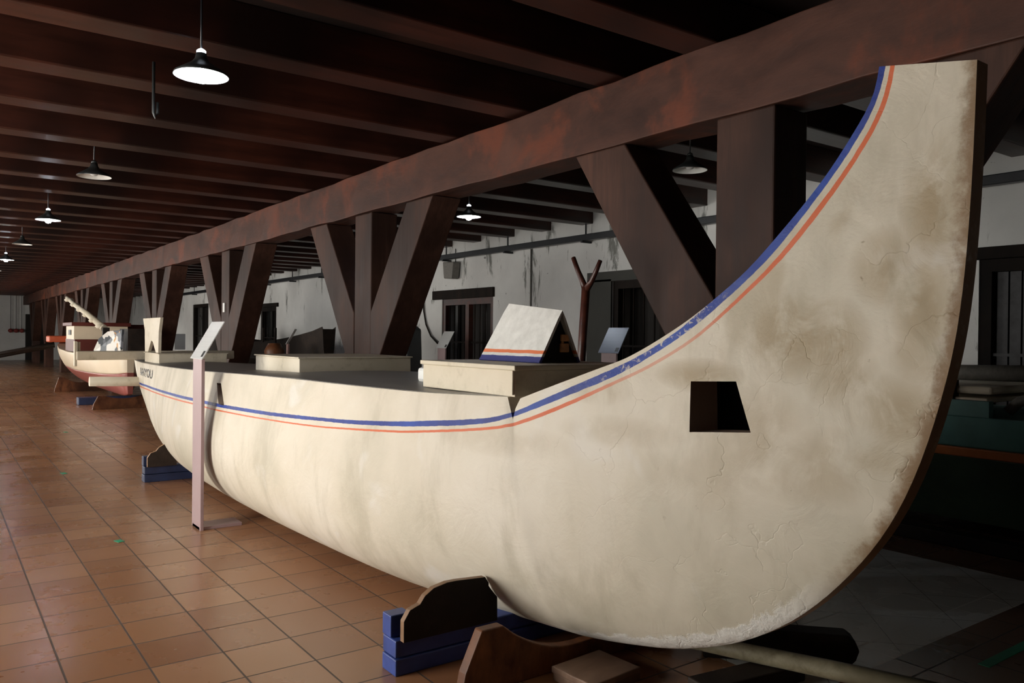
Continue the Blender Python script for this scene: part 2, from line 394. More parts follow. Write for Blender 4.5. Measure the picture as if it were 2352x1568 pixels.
# right wall with its door openings
DO = [(2.1, 3.72, 0, 2.30), (6.95, 9.0, 0, 2.35), (12.2, 14.03, 0, 2.22), (23.7, 25.1, 0, 2.30), (31.0, 33.2, 0, 2.6)]
wr = wall_with_openings('wall_right', x1, x1+.45, y0, y1, zc, DO, M['plaster'])
# doors: frame, bars, boarded leaves
for i, (a, b_, c, d) in enumerate(DO):
    e = bpy.data.objects.new('door_%d' % (i+1), None); COL.objects.link(e); e.location = (x1+.2, (a+b_)/2, 0); struct(e); BASES[e.name] = Vector(e.location)
    f = MB(); xf = x1+.02
    f.box(xf, xf+.12, a, a+.11, 0, d); f.box(xf, xf+.12, b_-.11, b_, 0, d); f.box(xf, xf+.12, a+.11, b_-.11, d-.12, d)
    mid = (a+b_)/2
    if i in (1, 2): f.box(xf, xf+.1, mid-.06, mid+.06, 0, d-.12)
    f.build('door_frame', M['joist'] if i == 2 else M['frame'], e)
    mbb = MB()
    n = 12 if i == 0 else 9
    for k in range(n):
        y_ = a+.17+(b_-a-.34)*k/(n-1)
        r = .05 if i == 0 else .013
        if i == 0: mbb.box(xf+.10, xf+.14+.03*(k % 2), y_-r, y_+r, 0, d-.12)
        else: mbb.tube([(xf+.06, y_, 0), (xf+.06, y_, d-.12)], r, 8)
    for z_ in (.6, 1.35): mbb.box(xf+.05, xf+.07, a+.11, b_-.11, z_, z_+.03)
    mbb.build('window_bar' if i else 'shutter_slat', M['slat'] if i == 0 else M['frame'], e)
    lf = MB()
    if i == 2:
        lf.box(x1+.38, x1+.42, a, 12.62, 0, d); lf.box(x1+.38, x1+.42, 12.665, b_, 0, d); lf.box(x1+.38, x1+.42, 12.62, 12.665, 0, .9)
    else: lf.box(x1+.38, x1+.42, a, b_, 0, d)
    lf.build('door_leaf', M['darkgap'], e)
def lintel(a, b_, z0_, z1_): return struct(MB().box(x1-.05, x1+.3, a, b_, z0_, z1_).build('trim_1', M['frame'], bevel=.01))
lintel(12.15, 14.35, 2.22, 2.40); lintel(1.6, 3.85, 2.30, 2.42); lintel(23.5, 25.4, 2.30, 2.42)
# mouldy rough plaster surround of the recessed doorway
struct(MB().box(x1-.03, x1, 9.0, 9.55, 0, 2.38).box(x1-.03, x1, 6.8, 9.55, 2.35, 2.50).build('trim_2', M['moss']))

# ceiling joists
jm = MB(); jm.box(x0, x1+.2, -.14, .13, 0, .30)
j0 = jm.build('ceiling_joist', M['joist'], bevel=.012)
ys = [-2.0, -.95, .1, 1.15, 2.25, 3.32, 4.14, 5.21, 6.25, 7.31, 8.45, 9.6]
while ys[-1] < 46.8: ys.append(ys[-1] + 1.06 + random.uniform(-.03, .03))
for i, y_ in enumerate(ys):
    o = j0 if i == 0 else j0.copy()
    if i: COL.objects.link(o)
    o.location = (0, y_, 3.27 + random.uniform(-.006, .006))
    tag(o, 'dark red-brown ceiling joist laid across the long beam, %s counting from the near end' % ordw(i), 'joist', 'ceiling joists')
# long beam
def noisy_beam(mb, x0_, x1_, ya, yb, za, zb, n, jit):
    prev = None
    for i in range(n+1):
        y_ = ya+(yb-ya)*i/n; j = lambda: random.uniform(-jit, jit)
        ring = [mb.bm.verts.new(p) for p in ((x0_+j()*.5, y_, za+j()), (x1_, y_, za+j()), (x1_, y_, zb), (x0_+j()*.5, y_, zb+j()*1.3))]
        if prev:
            for k in range(4): mb.bm.faces.new([prev[k], prev[(k+1) % 4], ring[(k+1) % 4], ring[k]])
        else: mb.bm.faces.new(ring[::-1])
        prev = ring
    mb.bm.faces.new(prev)
mb = MB(); noisy_beam(mb, 3.8, 4.12, -6.9, 48, 2.82, 3.262, 150, .009)
o = mb.build('timber_beam', M['truss'], bevel=.008)
tag(finish_origin(o, (3.96, 20, 2.82)), 'massive rough red-brown timber beam running lengthwise on top of the braced posts', 'beam')
# braced posts: post + two braces spreading up
def braced_post(yc):
    t = thing('braced_post', (3.96, yc, 0), '', 'post', 'posts with spreading braces under the long beam')
    MB().box(3.805, 4.115, yc-.205, yc+.205, 0, 2.811).build('post', M['post'], t, bevel=.012)
    for s in (1, -1):
        pts = [(yc+s*.21, 1.02), (yc+s*.45, 1.30), (yc+s*1.50, 2.811), (yc+s*.99, 2.811), (yc+s*.21, 1.74)]
        m_ = MB(); m_.prism(pts, 'x', 3.80, 4.12); m_.build('brace', M['post'], t, bevel=.010)
    return t
bp = braced_post(2.98)
where = ['behind the tall bow of the cream boat', 'behind the middle hatch of the cream boat', 'behind the white-topped sign by the cream boat', 'seen above the stern board of the cream boat', 'standing just right of the red and cream boat', 'behind the mast pole of the red-bottomed boat']
for i in range(-1, 9):
    o = bp if i == 0 else copytree(bp)
    o.location = (3.96, 2.98+5.06*i, 0)
    o['label'] = ('brown post with two spreading braces, ' + (where[i] if 0 <= i < 6 else ('nearest, right of the cream bow' if i < 0 else '%s post counting from the far end wall' % ORD[8-i])))

# ================================================================ lamps
def lamp(name_lit, loc):
    lit = name_lit; x, y, z = loc
    t = thing('pendant_lamp', loc, '', 'lamp', 'enamel pendant lamps')
    m_ = MB(); m_.lathe([(.155, 0), (.15, .012), (.10, .045), (.055, .075), (.035, .10), (.03, .13), (.0, .13)], loc); o = m_.build('lamp_shade', M['shade_out'], t, recalc=False)
    md = o.modifiers.new('solid', 'SOLIDIFY'); md.thickness = .002
    m_ = MB(); m_.lathe([(.152, -.001), (.146, .009), (.097, .041), (.05, .07), (.0, .08)], loc); m_.build('reflector', M['shade_in'], t, recalc=False)
    m_ = MB(); m_.lathe([(.0, -.045), (.028, -.037), (.043, -.012), (.04, .015), (.02, .04), (.014, .065), (0, .066)], (x, y, z+(0 if lit else .05))); m_.build('light_bulb', M['bulb'] if lit else M['bulb_off'], t)
    m_ = MB(); m_.tube([(x, y, z+.12), (x, y, 3.57)], .006, 8); m_.build('hanging_rod', M['black'], t)
    m_ = MB(); m_.lathe([(.020, .131), (.027, .137), (.027, .146), (.018, .154), (0.007, .160)], loc, 16); m_.build('added_lamp_cap', M['added_glow'] if lit else M['shade_out'], t)  # cap added above the shade; on lit lamps it glows to brighten the joists
    if lit:
        l = bpy.data.lights.new('bulb_light', 'POINT'); l.energy = LAMPW; l.color = (.78, .87, 1.0); l.shadow_soft_size = .03
        lo = bpy.data.objects.new('bulb_light', l); COL.objects.link(lo); lo.location = (x, y, z+.0); attach(lo, t)
    return t
LAMPW = 30
LROW = [(4.88, 1, 'brightly lit pendant lamp hanging nearest over the tiled aisle'), (8.69, 0, 'unlit pendant lamp with white inside, second along the tiled aisle'), (12.48, 1, 'lit pendant lamp, third along the tiled aisle'),
        (16.3, 0, 'unlit pendant lamp seen edge-on above the aisle, fourth in its row'), (20.1, 1, 'lit pendant lamp at the left edge, fifth along the aisle'), (23.9, 0, 'unlit pendant lamp at the far left edge, sixth along the aisle')]
for y_, on_, lab in LROW:
    lamp(on_, (1.27, y_, 3.0))['label'] = lab
RROW = [(4.90, 0, 'unlit pendant lamp between the brace and post beside the cream bow'), (8.55, 1, 'lit pendant lamp beyond the long beam, above the tray on the white wall'), (16.2, 0, 'unlit pendant lamp beyond the long beam behind the braces'), (20.0, 1, 'tiny distant lit pendant lamp left of the second braced post')]
for y_, on_, lab in RROW:
    lamp(on_, (5.5, y_, 3.0))['label'] = lab

mb = MB(); mb.tube([(1.165, 5.62, 3.26), (1.165, 5.62, 2.93), (1.175, 5.62, 2.90), (1.19, 5.62, 2.93), (1.19, 5.62, 3.0)], .010, 8)
o = mb.build('ceiling_hook', M['shade_out']); tag(finish_origin(o, (1.17, 5.62, 3.26)), 'dark metal hook hanging from a joist behind the nearest lit lamp', 'hook')
# ================================================================ the cream boat
XC, T0 = 2.5, .034
BY = [1.0, 1.3, 1.5, 1.8, 2.1, 2.4, 2.7, 2.93, 3.5, 4, 4.6, 5.5, 6.5, 7.5, 8.5, 9.5, 10.5, 11.3, 11.9, 12.3, 12.45]
BV = [.036, .042, .055, .10, .165, .24, .33, .395, .50, .57, .62, .665, .675, .65, .60, .53, .44, .36, .26, .14, .03]
UP = [(1.397, 2.374), (1.400, 2.335), (1.407, 2.29), (1.439, 2.233), (1.554, 2.067), (1.647, 1.955), (1.818, 1.777), (1.878, 1.72), (2.068, 1.574), (2.225, 1.48), (2.352, 1.412), (2.461, 1.373), (2.674, 1.295), (2.865, 1.222), (2.899, 1.175), (2.912, 1.125), (2.93, 1.225), (3.5, 1.211), (4.9, 1.212), (5.7, 1.203), (6.9, 1.178), (8.2, 1.157), (10.3, 1.13), (11.5, 1.13), (12.3, 1.135), (12.45, 1.135)]
LO = [(1.106, 2.32), (1.108, 2.22), (1.110, 2.12), (1.114, 1.986), (1.13, 1.70), (1.156, 1.477), (1.204, 1.279), (1.254, 1.101), (1.37, .86), (1.52, .67), (1.687, .503), (1.913, .354), (2.25, .22), (2.65, .135), (2.72, .125), (2.76, .12), (2.8, .115), (3.5, .075), (4.9, .065), (5.7, .06), (6.9, .06), (8.2, .07), (9.8, .16), (11.0, .40), (11.9, .72), (12.3, .98)]
STRIPE = {
'BT': [(1.43, 2.5), (1.43, 2.372), (1.445, 2.30), (1.475, 2.240), (1.59, 2.085), (1.685, 1.965), (1.85, 1.79), (2.048, 1.578), (2.235, 1.451), (2.411, 1.366), (2.622, 1.277), (2.787, 1.205), (2.914, 1.147), (2.994, 1.126), (3.231, 1.098), (3.639, 1.056), (4.114, 1.023), (4.45, 1.009), (4.785, .997), (5.187, .983), (5.582, .975), (6.109, .962), (6.936, .951), (7.293, .943), (8.327, .924), (9.857, .894), (12.5, .82)],
'BB': [(1.368, 2.5), (1.370, 2.365), (1.38, 2.303), (1.411, 2.227), (1.537, 2.053), (1.624, 1.943), (1.773, 1.774), (2.044, 1.545), (2.233, 1.425), (2.403, 1.331), (2.618, 1.247), (2.785, 1.177), (2.917, 1.129), (2.991, 1.104), (3.226, 1.071), (3.632, 1.031), (4.112, 1.001), (4.447, .99), (4.783, .975), (5.178, .961), (5.568, .952), (6.092, .938), (6.913, .927), (7.269, .92), (8.3, .902), (9.868, .871), (12.5, .795)],
'RT': [(1.353, 2.5), (1.355, 2.361), (1.385, 2.232), (1.497, 2.068), (1.59, 1.95), (1.743, 1.772), (2.04, 1.506), (2.229, 1.395), (2.382, 1.324), (2.617, 1.218), (2.782, 1.15), (2.929, 1.095), (3.224, 1.055), (3.626, 1.01), (3.916, .992), (4.431, .961), (4.875, .946), (5.551, .93), (6.325, .915), (6.903, .912), (8.273, .885), (9.865, .853), (12.5, .775)],
'RB': [(1.339, 2.5), (1.341, 2.358), (1.368, 2.228), (1.481, 2.061), (1.571, 1.941), (1.719, 1.771), (2.04, 1.491), (2.228, 1.381), (2.381, 1.31), (2.615, 1.2), (2.78, 1.132), (2.931, 1.081), (3.222, 1.043), (3.623, .999), (3.918, .981), (4.431, .952), (4.869, .937), (5.551, .921), (6.317, .904), (6.894, .9), (8.266, .873), (9.862, .839), (12.5, .76)]}
def smoothpoly(P_):  # light rounding between nodes
    return P_
def Bs(y): return float(np.interp(y, BY, BV))
def sec(v, y):
    f = min(max((y-1.6)/2.6, 0), 1)*min(max((12.6-y)/3.5, 0), 1)**.7
    f = f*f*(3-2*f)
    pw = 1+4*f; q = .85+(.35-.85)*f
    return (1-(1-v)**pw)**q*(1+np.interp(y, [1.8, 3.3, 5, 7.5, 9, 11], [0, .13, .17, .17, .1, 0])*math.sin(math.pi*v**.8))
def catmull(P_, n):
    """dense paired stations"""
    out = []
    for i in range(len(P_)-1):
        for j in range(n[i]):
            t = j/n[i]; p0 = P_[max(i-1, 0)]; p1 = P_[i]; p2 = P_[i+1]; p3 = P_[min(i+2, len(P_)-1)]
            out.append(tuple((1-t)*a+t*b for a, b in zip(p1, p2)))
    out.append(P_[-1]); return out
steps = []
for i in range(len(UP)-1):
    a = math.dist(UP[i], UP[i+1])+math.dist(LO[i], LO[i+1]); steps.append(max(1, int(a/2*22)))
U_, L_ = catmull(UP, steps), catmull(LO, steps)
# smooth the lower line a little so the stem reads as one curve
def relax(P_, it):
    P_ = [list(p) for p in P_]
    for _ in range(it):
        Q = [p[:] for p in P_]
        for i in range(1, len(P_)-1):
            for k in (0, 1): P_[i][k] = .5*Q[i][k]+.25*(Q[i-1][k]+Q[i+1][k])
    return P_
L_ = relax(L_, 6)
kn = min(range(len(U_)), key=lambda i: abs(U_[i][1]-1.125)+abs(U_[i][0]-2.912))
U_ = relax(U_[:kn-3], 3)+[list(p) for p in U_[kn-3:kn+2]]+relax(U_[kn+2:], 6)
NV = 54; Vv = np.linspace(0, 1, NV)**1.35
nu = len(U_)
PG = np.zeros((nu, NV, 3))
def virt(y, z):   # sheer height ignoring the notch
    return max(z, float(np.interp(y, [2.80, 2.865, 2.93, 3.0], [0, 1.222, 1.2245, 0]))) if 2.86 < y < 2.935 else z
for i in range(nu):
    B = max(Bs(U_[i][0]), T0*.6); y_u = U_[i][0]; zv = virt(*U_[i]); vm = (U_[i][1]-L_[i][1])/(zv-L_[i][1])
    for j, v in enumerate(Vv):
        t0 = T0 if y_u < 11.5 else .03
        w = float(v)*vm
        PG[i, j] = (t0+(B-t0)*sec(w, y_u), L_[i][0]*(1-w)+U_[i][0]*w, L_[i][1]*(1-w)+zv*w)
for _ in range(24):   # fair the hull lengthwise
    Q = PG[:, :, 0].copy(); PG[1:-1, :, 0] = .5*Q[1:-1]+.25*(Q[:-2]+Q[2:])
def halfb(y, z):
    d = (PG[:, :, 1]-y)**2+(PG[:, :, 2]-z)**2; i = np.unravel_index(d.argmin(), d.shape); return float(PG[i][0])
def sdist(pts, line):
    """signed distance in the side plane; positive below / towards the stem"""
    P_ = np.array(line); A = P_[:-1]; D = P_[1:]-A; LL = (D**2).sum(1)
    out = np.zeros(len(pts)); best = np.full(len(pts), 1e9)
    for a, d, l in zip(A, D, LL):
        r = pts-a; t = np.clip((r@d)/l, 0, 1); q = r-t[:, None]*d; dd = np.sqrt((q**2).sum(1))
        cr = d[0]*r[:, 1]-d[1]*r[:, 0]
        m_ = dd < best; best[m_] = dd[m_]; out[m_] = (np.where(cr > 0, -dd, dd))[m_]
    return out
boat = thing('outrigger_boat', (XC, 6.8, 0), 'long cream wooden boat with high upswept bow and blue and orange stripes', 'boat')
bm = bmesh.new()
port = [[bm.verts.new((XC-PG[i, j, 0], PG[i, j, 1], PG[i, j, 2])) for j in range(NV)] for i in range(nu)]
star = [[bm.verts.new((XC+PG[i, j, 0], PG[i, j, 1], PG[i, j, 2])) for j in range(NV)] for i in range(nu)]
def q(a, b, c, d, s=True):
    f = bm.faces.new((a, b, c, d)); f.smooth = s
for i in range(nu-1):
    for j in range(NV-1):
        q(port[i][j], port[i][j+1], port[i+1][j+1], port[i+1][j]); q(star[i][j], star[i+1][j], star[i+1][j+1], star[i][j+1])
    q(port[i][0], port[i+1][0], star[i+1][0], star[i][0], False)
    q(port[i][-1], star[i][-1], star[i+1][-1], port[i+1][-1], False)
for i in (0, nu-1):
    for j in range(NV-1): q(port[i][j], star[i][j], star[i][j+1], port[i][j+1], False)
bmesh.ops.recalc_face_normals(bm, faces=bm.faces)
# mark the sharp edges of stem and rim
for e in bm.edges:
    if len(e.link_faces) == 2 and (e.link_faces[0].smooth != e.link_faces[1].smooth): e.smooth = False
bm.verts.index_update()
co = np.array([v.co[:] for v in bm.verts])[:, 1:]
def fair(line):
    out = []
    for a, b_ in zip(line, line[1:]):
        n = max(1, int(math.dist(a, b_)/.03))
        out += [(a[0]+(b_[0]-a[0])*t/n, a[1]+(b_[1]-a[1])*t/n) for t in range(n)]
    return [tuple(p) for p in relax(out+[line[-1]], 10)]
D_ = {k: sdist(co, fair(STRIPE[k])) for k in STRIPE}
stemline = [(p[0], p[1]) for p in L_]
ed = np.abs(sdist(co, stemline))
for nm, a, b_ in (('blue_stripe', D_['BT'], D_['BB']), ('red_stripe', D_['RT'], D_['RB']), ('edge', ed, ed*0)):
    uv = bm.loops.layers.uv.new(nm)
    for f in bm.faces:
        for l in f.loops: l[uv].uv = (a[l.vert.index], b_[l.vert.index])
me = bpy.data.meshes.new('hull'); bm.to_mesh(me); bm.free()
me.materials.append(M['hull']); me.materials.append(M['hole'])
hull = bpy.data.objects.new('hull', me); COL.objects.link(hull)
cut = MB()
cut.prism([(2.050, 1.336), (1.868, 1.344), (1.805, 1.165), (2.043, 1.146)], 'x', 2.1, 2.475)
cut.prism([(6.421, 1.108), (6.313, 1.111), (6.106, .957), (6.246, .956)], 'x', 1.5, 1.90)
co_ = cut.build('cut', M['hole'])
md = hull.modifiers.new('b', 'BOOLEAN'); md.operation = 'DIFFERENCE'; md.object = co_; md.solver = 'EXACT'
try: md.material_mode = 'TRANSFER'
except Exception: pass
cut2 = MB(); cut2.box(2.47, 2.58, 1.72, 2.12, 1.135, 1.40); c2 = cut2.build('cut', M['darkgap'])
cut3 = MB(); cut3.box(1.86, 2.3, 5.9, 6.6, .90, 1.13); c3 = cut3.build('cut', M['darkgap'])
for c_ in (c2, c3):
    md = hull.modifiers.new('b', 'BOOLEAN'); md.operation = 'DIFFERENCE'; md.object = c_; md.solver = 'EXACT'
    try: md.material_mode = 'TRANSFER'
    except Exception: pass
dg = bpy.context.evaluated_depsgraph_get(); dg.update()
me2 = bpy.data.meshes.new_from_object(hull.evaluated_get(dg), depsgraph=dg)
hull.modifiers.clear(); hull.data = me2
for c_ in (co_, c2, c3): bpy.data.objects.remove(c_)
me2.name = 'hull'; attach(hull, boat)
# deck planking, slightly cambered
mb = MB(); prev = None
for k in range(60):
    y_ = 2.945+(12.25-2.945)*k/59
    zt = float(np.interp(y_, [u[0] for u in U_[kn+1:]], [u[1] for u in U_[kn+1:]]))
    hb = Bs(y_)-.022
    row = [mb.bm.verts.new((XC+hb*s, y_, zt+.002+.02*(1-s*s))) for s in np.linspace(-1, 1, 9)]
    rowb = [mb.bm.verts.new((XC+hb*s, y_, zt-.02)) for s in (-1, 1)]
    ring = row+rowb[::-1]
    if prev:
        for a in range(len(ring)): mb.bm.faces.new([prev[a], prev[(a+1) % len(ring)], ring[(a+1) % len(ring)], ring[a]])
    else: mb.bm.faces.new(ring[::-1])
    prev = ring
mb.bm.faces.new(prev)
M['deck'] = mat_wood('grey_deck', (.16, .155, .14), (.27, .26, .235), (2, .4, 1), 4, (.3, .5), patch=(.20, .19, .175), bumps=.15)
o = mb.build('deck', M['deck'], boat); o['label'] = 'grey weathered deck'
# hatches
def hatch(xa, xb, ya, yb, za, zb, lid, mat, label):
    h = MB().box(xa, xb, ya, yb, za, zb-lid).build('hatch', mat, boat, bevel=.004); h['label'] = label
    # corner board and lid
    c = MB().box(xa-.012, xb+.012, ya-.012, yb+.012, zb-lid, zb).build('hatch_lid', mat, h, bevel=.004)
    return h
hatch(2.12, 2.86, 2.90, 3.73, 1.225, 1.367, .022, M['cream'], 'low cream hatch box nearest the bow')
MB().box(2.108, 2.119, 2.903, 2.925, 1.235, 1.343).build('corner_board', M['cream'], boat)
hatch(2.15, 3.06, 5.58, 6.54, 1.195, 1.33, .012, M['creamgrey'], 'grey-cream hatch box amidships')
hatch(2.10, 2.86, 9.75, 10.5, 1.14, 1.258, .01, M['creamgrey'], 'grey hatch box at the stern')
MB().box(2.30, 2.62, 3.75, 4.12, 1.225, 1.312).build('deck_block', M['white'], boat, bevel=.02)['label'] = 'white painted block beside the near hatch'
# stern side board with a forked foot
mb = MB(); mb.prism([(10.50, 1.262), (10.52, 1.52), (10.62, 1.665), (9.70, 1.668), (9.78, 1.50), (9.80, 1.262), (9.92, 1.262), (10.08, 1.385), (10.16, 1.40), (10.33, 1.262)], 'x', 2.10, 2.135)
mb.build('stern_board', M['creamgrey'], boat, bevel=.003)
# outrigger booms at the stern
mb = MB(); mb.box(1.42, 3.30, 10.92, 11.06, 1.15, 1.26); mb.build('outrigger_boom', M['creamgrey'], boat, bevel=.012)
mb = MB(); mb.box(1.40, 1.43, 10.95, 11.03, 1.075, 1.38); mb.box(1.44, 1.47, 11.0, 11.05, 1.26, 1.37); mb.build('boom_peg', M['creamgrey'], boat, bevel=.004)
mb = MB(); mb.tube([(1.57, 11.0, .885), (2.3, 11.0, .868), (3.2, 11.0, .86)], .060, 14); mb.build('outrigger_boom', M['creamgrey'], boat)
# little gabled roof standing on the near hatch
rf = MB(); t_ = .012
A0, A1 = (2.41, 3.09, 1.368), (2.41, 3.62, 1.368); R0, R1 = (2.535, 3.075, 1.622), (2.535, 3.53, 1.668); C0, C1 = (2.67, 3.10, 1.368), (2.67, 3.62, 1.368)
vs = {}
rb = rf.bm
pv = [rb.verts.new(p) for p in (A0, A1, R1, R0, C0, C1)]
for f in ((0, 3, 2, 1), (3, 4, 5, 2)): rb.faces.new([pv[i] for i in f])
bmesh.ops.subdivide_edges(rb, edges=rb.edges[:], cuts=6, use_grid_fill=True)
m_, nt, b = newmat('roof_paint')
v = coord(nt); sp_ = N(nt, 'ShaderNodeSeparateXYZ'); L(nt, v, sp_.inputs[0]); z_ = sp_.outputs[2]
f_ = noise(nt, v, 18, 6, .65)
c = ramp(nt, f_, [(.35, (.60, .59, .55)), (.7, (.74, .73, .69))])
zj = mth(nt, 'ADD', z_, mth(nt, 'MULTIPLY', mth(nt, 'SUBTRACT', noise(nt, v, 12, 3, .5), .5), .008))
isb = mth(nt, 'MULTIPLY', smooth(nt, zj, 1.399, 1.397), 1.0)
isr = mth(nt, 'MULTIPLY', smooth(nt, zj, 1.412, 1.414), smooth(nt, zj, 1.431, 1.429))
c = mixc(nt, isb, c, (.035, .04, .20)); c = mixc(nt, isr, c, (.68, .17, .06)); L(nt, c, b.inputs['Base Color']); b.inputs['Roughness'].default_value = .6
bump(nt, b, f_, .35, .006)
M['roofpaint'] = m_
ro = rf.build('cabin_roof', M['roofpaint'], boat, recalc=False); sd = ro.modifiers.new('s', 'SOLIDIFY'); sd.thickness = .014; sd.offset = 0
ro['label'] = 'small white gabled roof with orange and blue stripe'
gb = MB(); gb.prism([(2.42, 1.368), (2.66, 1.368), (2.535, 1.607)], 'y', 3.11, 3.13); gab = gb.build('gable', M['darkgap'], ro)
fg = MB(); fg.box(2.545, 2.60, 3.095, 3.109, 1.42, 1.465); fg.box(2.55, 2.60, 3.095, 3.109, 1.475, 1.51); fg.box(2.552, 2.566, 3.095, 3.109, 1.465, 1.475)
M['carv'] = mat_plain('pale_carved_wood', (.62, .30, .12), .5, .3, 25)
fg.build('carving', M['carv'], gab, bevel=.004)
# name lettering on the stern quarter
cu = bpy.data.curves.new('lettering', 'FONT'); cu.body = 'ANYOU'; cu.size = 1; cu.resolution_u = 3
to = bpy.data.objects.new('lettering', cu); COL.objects.link(to); dg = bpy.context.evaluated_depsgraph_get(); dg.update()
tm = bpy.data.meshes.new_from_object(to.evaluated_get(dg)); bpy.data.objects.remove(to)
bm = bmesh.new(); bm.from_mesh(tm)
bmesh.ops.subdivide_edges(bm, edges=[e for e in bm.edges if e.calc_length() > .2], cuts=3)
bmesh.ops.triangulate(bm, faces=bm.faces[:])
xs = [v.co.x for v in bm.verts]; yy = [v.co.y for v in bm.verts]; xa, xb, ya, yb = min(xs), max(xs), min(yy), max(yy)
for v in bm.verts:
    s = (v.co.x-xa)/(xb-xa); t = (v.co.y-ya)/(yb-ya)
    Y_ = 10.66+(9.36-10.66)*s; Z_ = .968+.022*s + t*.098
    v.co = (XC-halfb(Y_, Z_)-.005, Y_, Z_)
bm.to_mesh(tm); bm.free(); tm.materials.append(M['shade_out'])
to = bpy.data.objects.new('lettering', tm); COL.objects.link(to); attach(to, boat); to['label'] = 'dark painted name letters'
# ================================================================ cradles
def profile_cradle(yc, xl, xr, h_end, h_mid, base_h, blue_m, y_t=.11):
    pass
def cradle(yc, label, blue_m, xl=1.65, left_h=.27, two=True):
    t = thing('boat_cradle', (XC, yc, 0), label, 'cradle')
    xr = 2*XC-xl
    m1 = MB(); m1.box(xl, xr, yc-.02, yc+.11, 0, .075); m1.build('base_timber', blue_m, t, bevel=.006)
    m2 = MB(); m2.box(xl+.003, xr-.003, yc-.013, yc+.11, .078, .155); m2.build('base_timber', blue_m, t, bevel=.006)
    for s in (1, -1):
        a = xl if s > 0 else xr
        m3 = MB(); m3.box(min(a, a+s*.10), max(a, a+s*.10), yc+.03, yc+.11, .157, .255); m3.build('end_block', blue_m, t, bevel=.005)
    for sgn in (1, -1):
        pts = [(xl+.02, .157), (xl+.02, .25), (xl+.05, .295), (xl+.10, .312), (xl+.125, .345), (xl+.17, .372), (xl+.24, .385), (xl+.29, .385)]
        for z_ in np.linspace(.375, .27, 8): pts.append((max(XC-halfb(yc, float(z_))-.008, xl+.295), float(z_)))
        pts.append((pts[-1][0]+.002, .157))
        if sgn < 0: pts = [(2*XC-x, z) for x, z in pts]
        m4 = MB(); m4.prism(pts, 'y', yc-.055, yc-.022, mi=0, emi=1)
        m4.build('saddle_board', [M['darkwood'], M['endgrain']], t, bevel=.003)
    return t
cradle(3.14, 'blue-painted timber cradle with a scalloped saddle board under the cream bow', M['blue'])
t2 = cradle(8.60, 'dark blue cradle block under the far half of the cream hull, behind the sign post', M['navy'], xl=1.72)
# brown curved cradle nearest the camera, with sawn cheeks
def brown_cradle(yc, xa, xb, label, h=.30, th=.055, valley=.06, peak=.30):
    t = thing('curved_cradle', ((xa+xb)/2, yc, 0), label, 'cradle')
    w = xb-xa; n = 16
    pts = [(xa, 0), (xa+.02, .10), (xa+.10, peak), (xa+.21, peak)]
    for k in range(n+1):
        s = k/n; x = xa+.21+(w-.42)*s
        z = valley+(peak-valley)*abs(2*s-1)**2.2
        if k not in (0, n): pts.append((x, z))
    pts += [(xb-.21, peak), (xb-.10, peak), (xb-.02, .10), (xb, 0)]
    m_ = MB(); m_.prism(pts, 'y', yc-th/2, yc+th/2); m_.build('curved_board', M['brown'], t, bevel=.006)
    f = MB(); f.box(xa+.25, xa+.36, yc-.14, yc+.14, 0, .05); f.box(xb-.36, xb-.25, yc-.14, yc+.14, 0, .05)
    return t
brown_cradle(2.80, 1.77, 3.05, 'reddish brown curved cradle board closest to the camera under the cream bow', valley=.10, peak=.265)
o = MB().box(-.15, .15, -.12, .12, 0, .035).box(-.16, .14, -.13, .12, .037, .065).build('floor_plank', [M['plank']], bevel=.005)
o.location = (2.36, 2.60, 0); o.rotation_euler = (0, 0, math.radians(4)); tag(o, 'short flat brown plank lying on the tiles beside the near curved cradle', 'plank')
# poles and timbers under the bow, to the right
mb = MB(); mb.tube([(2.83, 2.48, .112), (2.92, 2.26, .112), (3.06, 1.93, .114), (3.30, 1.30, .116)], [.036, .037, .039, .042], 20)
M['pole'] = mat_wood('pale_bamboo', (.20, .17, .10), (.50, .44, .30), (2, 2, 2), 7, (.4, .6), bumps=.4)
o = mb.build('bamboo_pole', M['pole']); tag(finish_origin(o, (3.0, 2.0, 0)), 'long pale bamboo pole lying out from under the cream bow', 'pole')
mb = MB(); mb.prism([(3.05, .0), (3.16, .0), (3.16, .09), (3.05, .09)], 'y', 0, 1)
mb.bm.free()
def timber(a, b_, w, h, z, mat, name, label, cat, roundend=False):
    a = Vector((*a, 0)); b_ = Vector((*b_, 0)); d = (b_-a); ln = d.length; ang = math.atan2(d.y, d.x)
    mb = MB()
    if roundend: mb.prism([(0, 0), (ln-.05, 0), (ln-.015, h*.25), (ln, h*.55), (ln-.02, h*.85), (ln-.05, h), (0, h)], 'y', -w/2, w/2)
    else: mb.box(0, ln, -w/2, w/2, 0, h)
    o = mb.build(name, mat, bevel=.008); o.location = (a.x, a.y, z); o.rotation_euler = (0, 0, ang); tag(o, label, cat); return o
timber((2.98, 2.54), (3.46, 2.04), .11, .15, 0, M['darkwood'], 'dark_timber', 'dark heavy timber with rounded end on the pale tiles behind the bamboo pole', 'timber', True)
timber((2.58, 2.22), (3.12, 2.14), .14, .072, 0, M['darkwood'], 'dark_block', 'rough blackened wood block supporting the bamboo pole at the bottom edge', 'block')

